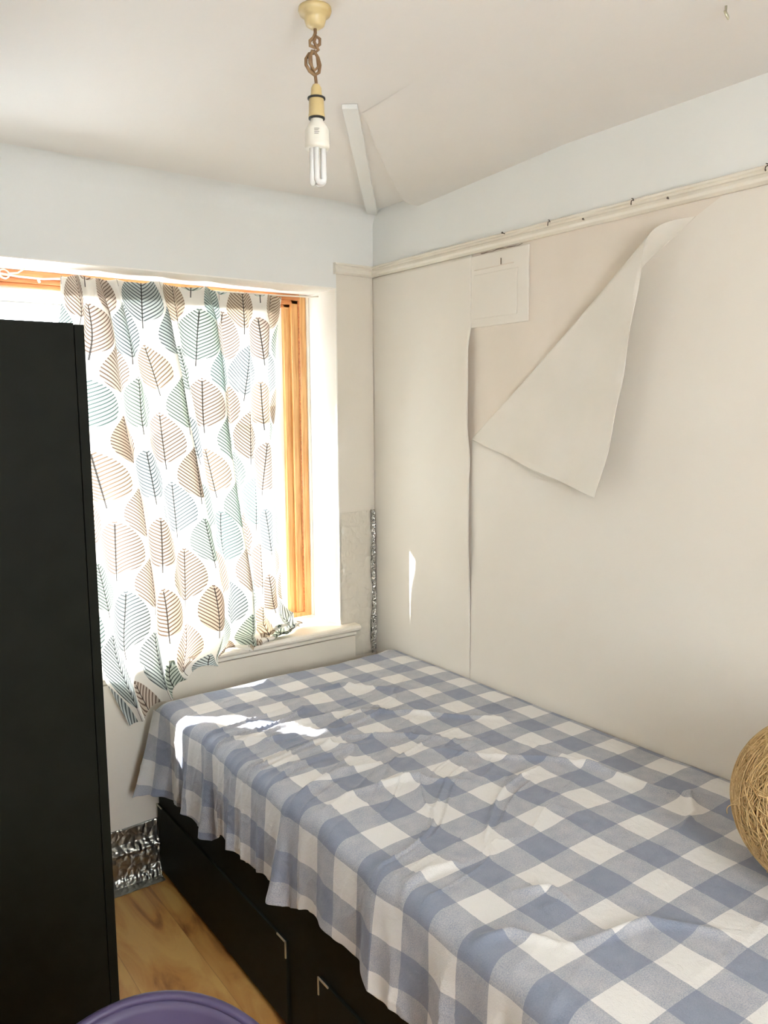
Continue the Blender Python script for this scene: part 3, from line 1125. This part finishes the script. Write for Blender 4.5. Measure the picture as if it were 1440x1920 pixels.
MB().lathe([(.0135, 2.129), (.0165, 2.128), (.0168, 2.1255), (.014, 2.125)], lx, ly).build('ring', M['ring'], hold)
bulb = MB().lathe([(0, 2.100), (.0105, 2.100), (.011, 2.090), (.013, 2.084), (.019, 2.076), (.0225, 2.070), (.0228, 2.050), (.0226, 2.046), (.0232, 2.045), (.0230, 2.040), (.0215, 2.036), (0, 2.036)], lx, ly).build('bulb', M['bulbwhite'], lamp)
MB().lathe([(.0142, 2.0935), (.0152, 2.0925), (.0152, 2.090), (.0118, 2.0895)], lx, ly).build('ring', M['ring'], hold)
for k in range(3):
    a = k * 2.094 + .5
    cxx, cyy = lx + .0095 * math.cos(a), ly + .0095 * math.sin(a)
    tx, ty = -math.sin(a) * .0075, math.cos(a) * .0075
    pts = [(cxx - tx, cyy - ty, 2.038), (cxx - tx, cyy - ty, 1.982)] + [(cxx - tx * math.cos(q_), cyy - ty * math.cos(q_), 1.982 - .006 * math.sin(q_)) for q_ in np.linspace(.3, 2.84, 7)] + [(cxx + tx, cyy + ty, 1.982), (cxx + tx, cyy + ty, 2.038)]
    MB().sweep(pts, .0054, 12).build('tube', M['tube'], bulb)
b = MB()
for k, zz_ in enumerate((2.067, 2.064, 2.061, 2.058)):
    b.sweep([(lx + .0231 * math.cos(a), ly + .0231 * math.sin(a), zz_) for a in np.linspace(3.95, 4.35 - .06 * (k % 2), 6)], .0005, 4)
b.build('printed_mark', M['print'], bulb)

# ------------------------------------------------------------------ hooks and nails on the rail
def nail(x, y, z, ln, label, grp=None, hook=False):
    b = MB()
    if hook:
        b.sweep([(x + .005, y, z), (x - .002, y, z + .003), (x - .005, y + .002, z), (x - .005, y + .003, z - .006), (x - .007, y + .001, z - .009), (x - .009, y - .001, z - .008)], .0014, 6)
        b.sweep([(x - .002, y - .003, z), (x - .004, y - .003, z + .005), (x - .004, y + .002, z + .007)], .0012, 6)
    else:
        b.sweep([(x + .004, y, z), (x - ln, y - .001, z + .002)], .0013, 6)
        b.sweep([(x - ln, y - .001, z + .002), (x - ln - .0012, y - .001, z + .002)], .003, 8)
    o = b.build('hook' if hook else 'nail', M['nail'])
    tag(o, label, 'hook' if hook else 'nail', grp)


nail(-.018, -.718, 2.077, .012, 'bent nail in picture rail just above the vent cover', 'nails and hooks on the picture rail')
nail(-.018, -.898, 2.077, .01, 'rusty wire hook on picture rail nearest the vent cover', 'nails and hooks on the picture rail', True)
nail(-.021, -1.024, 2.060, .004, 'small nail head in picture rail between the two left wire hooks', 'nails and hooks on the picture rail')
nail(-.018, -1.182, 2.077, .01, 'largest rusty wire hook, on picture rail above the peeled wallpaper', 'nails and hooks on the picture rail', True)
nail(-.021, -1.288, 2.060, .004, 'small nail head in picture rail right of the largest wire hook', 'nails and hooks on the picture rail')
nail(-.018, -1.537, 2.077, .01, 'wire hook on picture rail at the right edge of the photo', 'nails and hooks on the picture rail', True)
b = MB()
b.sweep([(-.352, -1.63, ZC + .004), (-.352, -1.63, ZC - .010), (-.347, -1.632, ZC - .018), (-.352, -1.635, ZC - .024), (-.360, -1.636, ZC - .020), (-.361, -1.633, ZC - .012)], .0022, 8)
tag(b.build('hook', M['brass']), 'small metal cup hook screwed into the ceiling', 'hook')

# ------------------------------------------------------------------ purple chair
ch = empty('tub_chair', (-1.62, -1.86, 0), 'purple moulded plastic chair between wardrobe and bed, only its back rim showing', 'chair')
fdir = Vector((-.40, -.915, 0)).normalized()     # the way the chair faces
sdir = Vector((fdir.y, -fdir.x, 0)) * -1
cc = Vector((-1.57, -1.78, 0))
na, nh = 72, 40
P = np.zeros((nh, na, 3))
for j in range(na):
    a = -2.2 + 4.4 * j / (na - 1)                # 0 = straight back
    top = .412 + .385 * max(0, math.cos(a * .72)) ** .9
    for i in range(nh):
        t = i / (nh - 1)
        if t < .45:                               # seat bowl
            q_ = t / .45
            r_ = .03 + .135 * q_
            z = .43 + .03 * q_ ** 3
        else:
            q_ = (t - .45) / .55
            r_ = .165 + .035 * (1 - (1 - q_) ** 2) + .012 * max(0, q_ - .85) / .15
            z = .46 + (top - .46) * q_
        p = cc - fdir * (r_ * math.cos(a)) * (1.0) + sdir * (r_ * 1.05 * math.sin(a))
        P[i, j] = (p.x, p.y, z)
grid_mesh('shell', P, M['chair'], parent=ch, thick=.009)
b = MB()
b.lathe([(0, .424), (.10, .424), (.155, .440), (.10, .434), (0, .434)], cc.x, cc.y, 32)
b.build('seat', M['chair'], ch)
b = MB()
pts = [P[-1, j] + np.array((0, 0, .001)) for j in range(na)]
b.sweep([tuple(p) for p in pts], .0065, 8)
b.build('rim', M['chair'], ch)
for sx in (-1, 1):
    for sy in (-1, 1):
        a_ = cc + sdir * (.09 * sx) + fdir * (.09 * sy)
        e_ = cc + sdir * (.20 * sx) + fdir * (.20 * sy)
        MB().sweep([(a_.x, a_.y, .425), (e_.x, e_.y, .0)], [.014, .010], 12).build('leg', M['chair_leg'], ch)
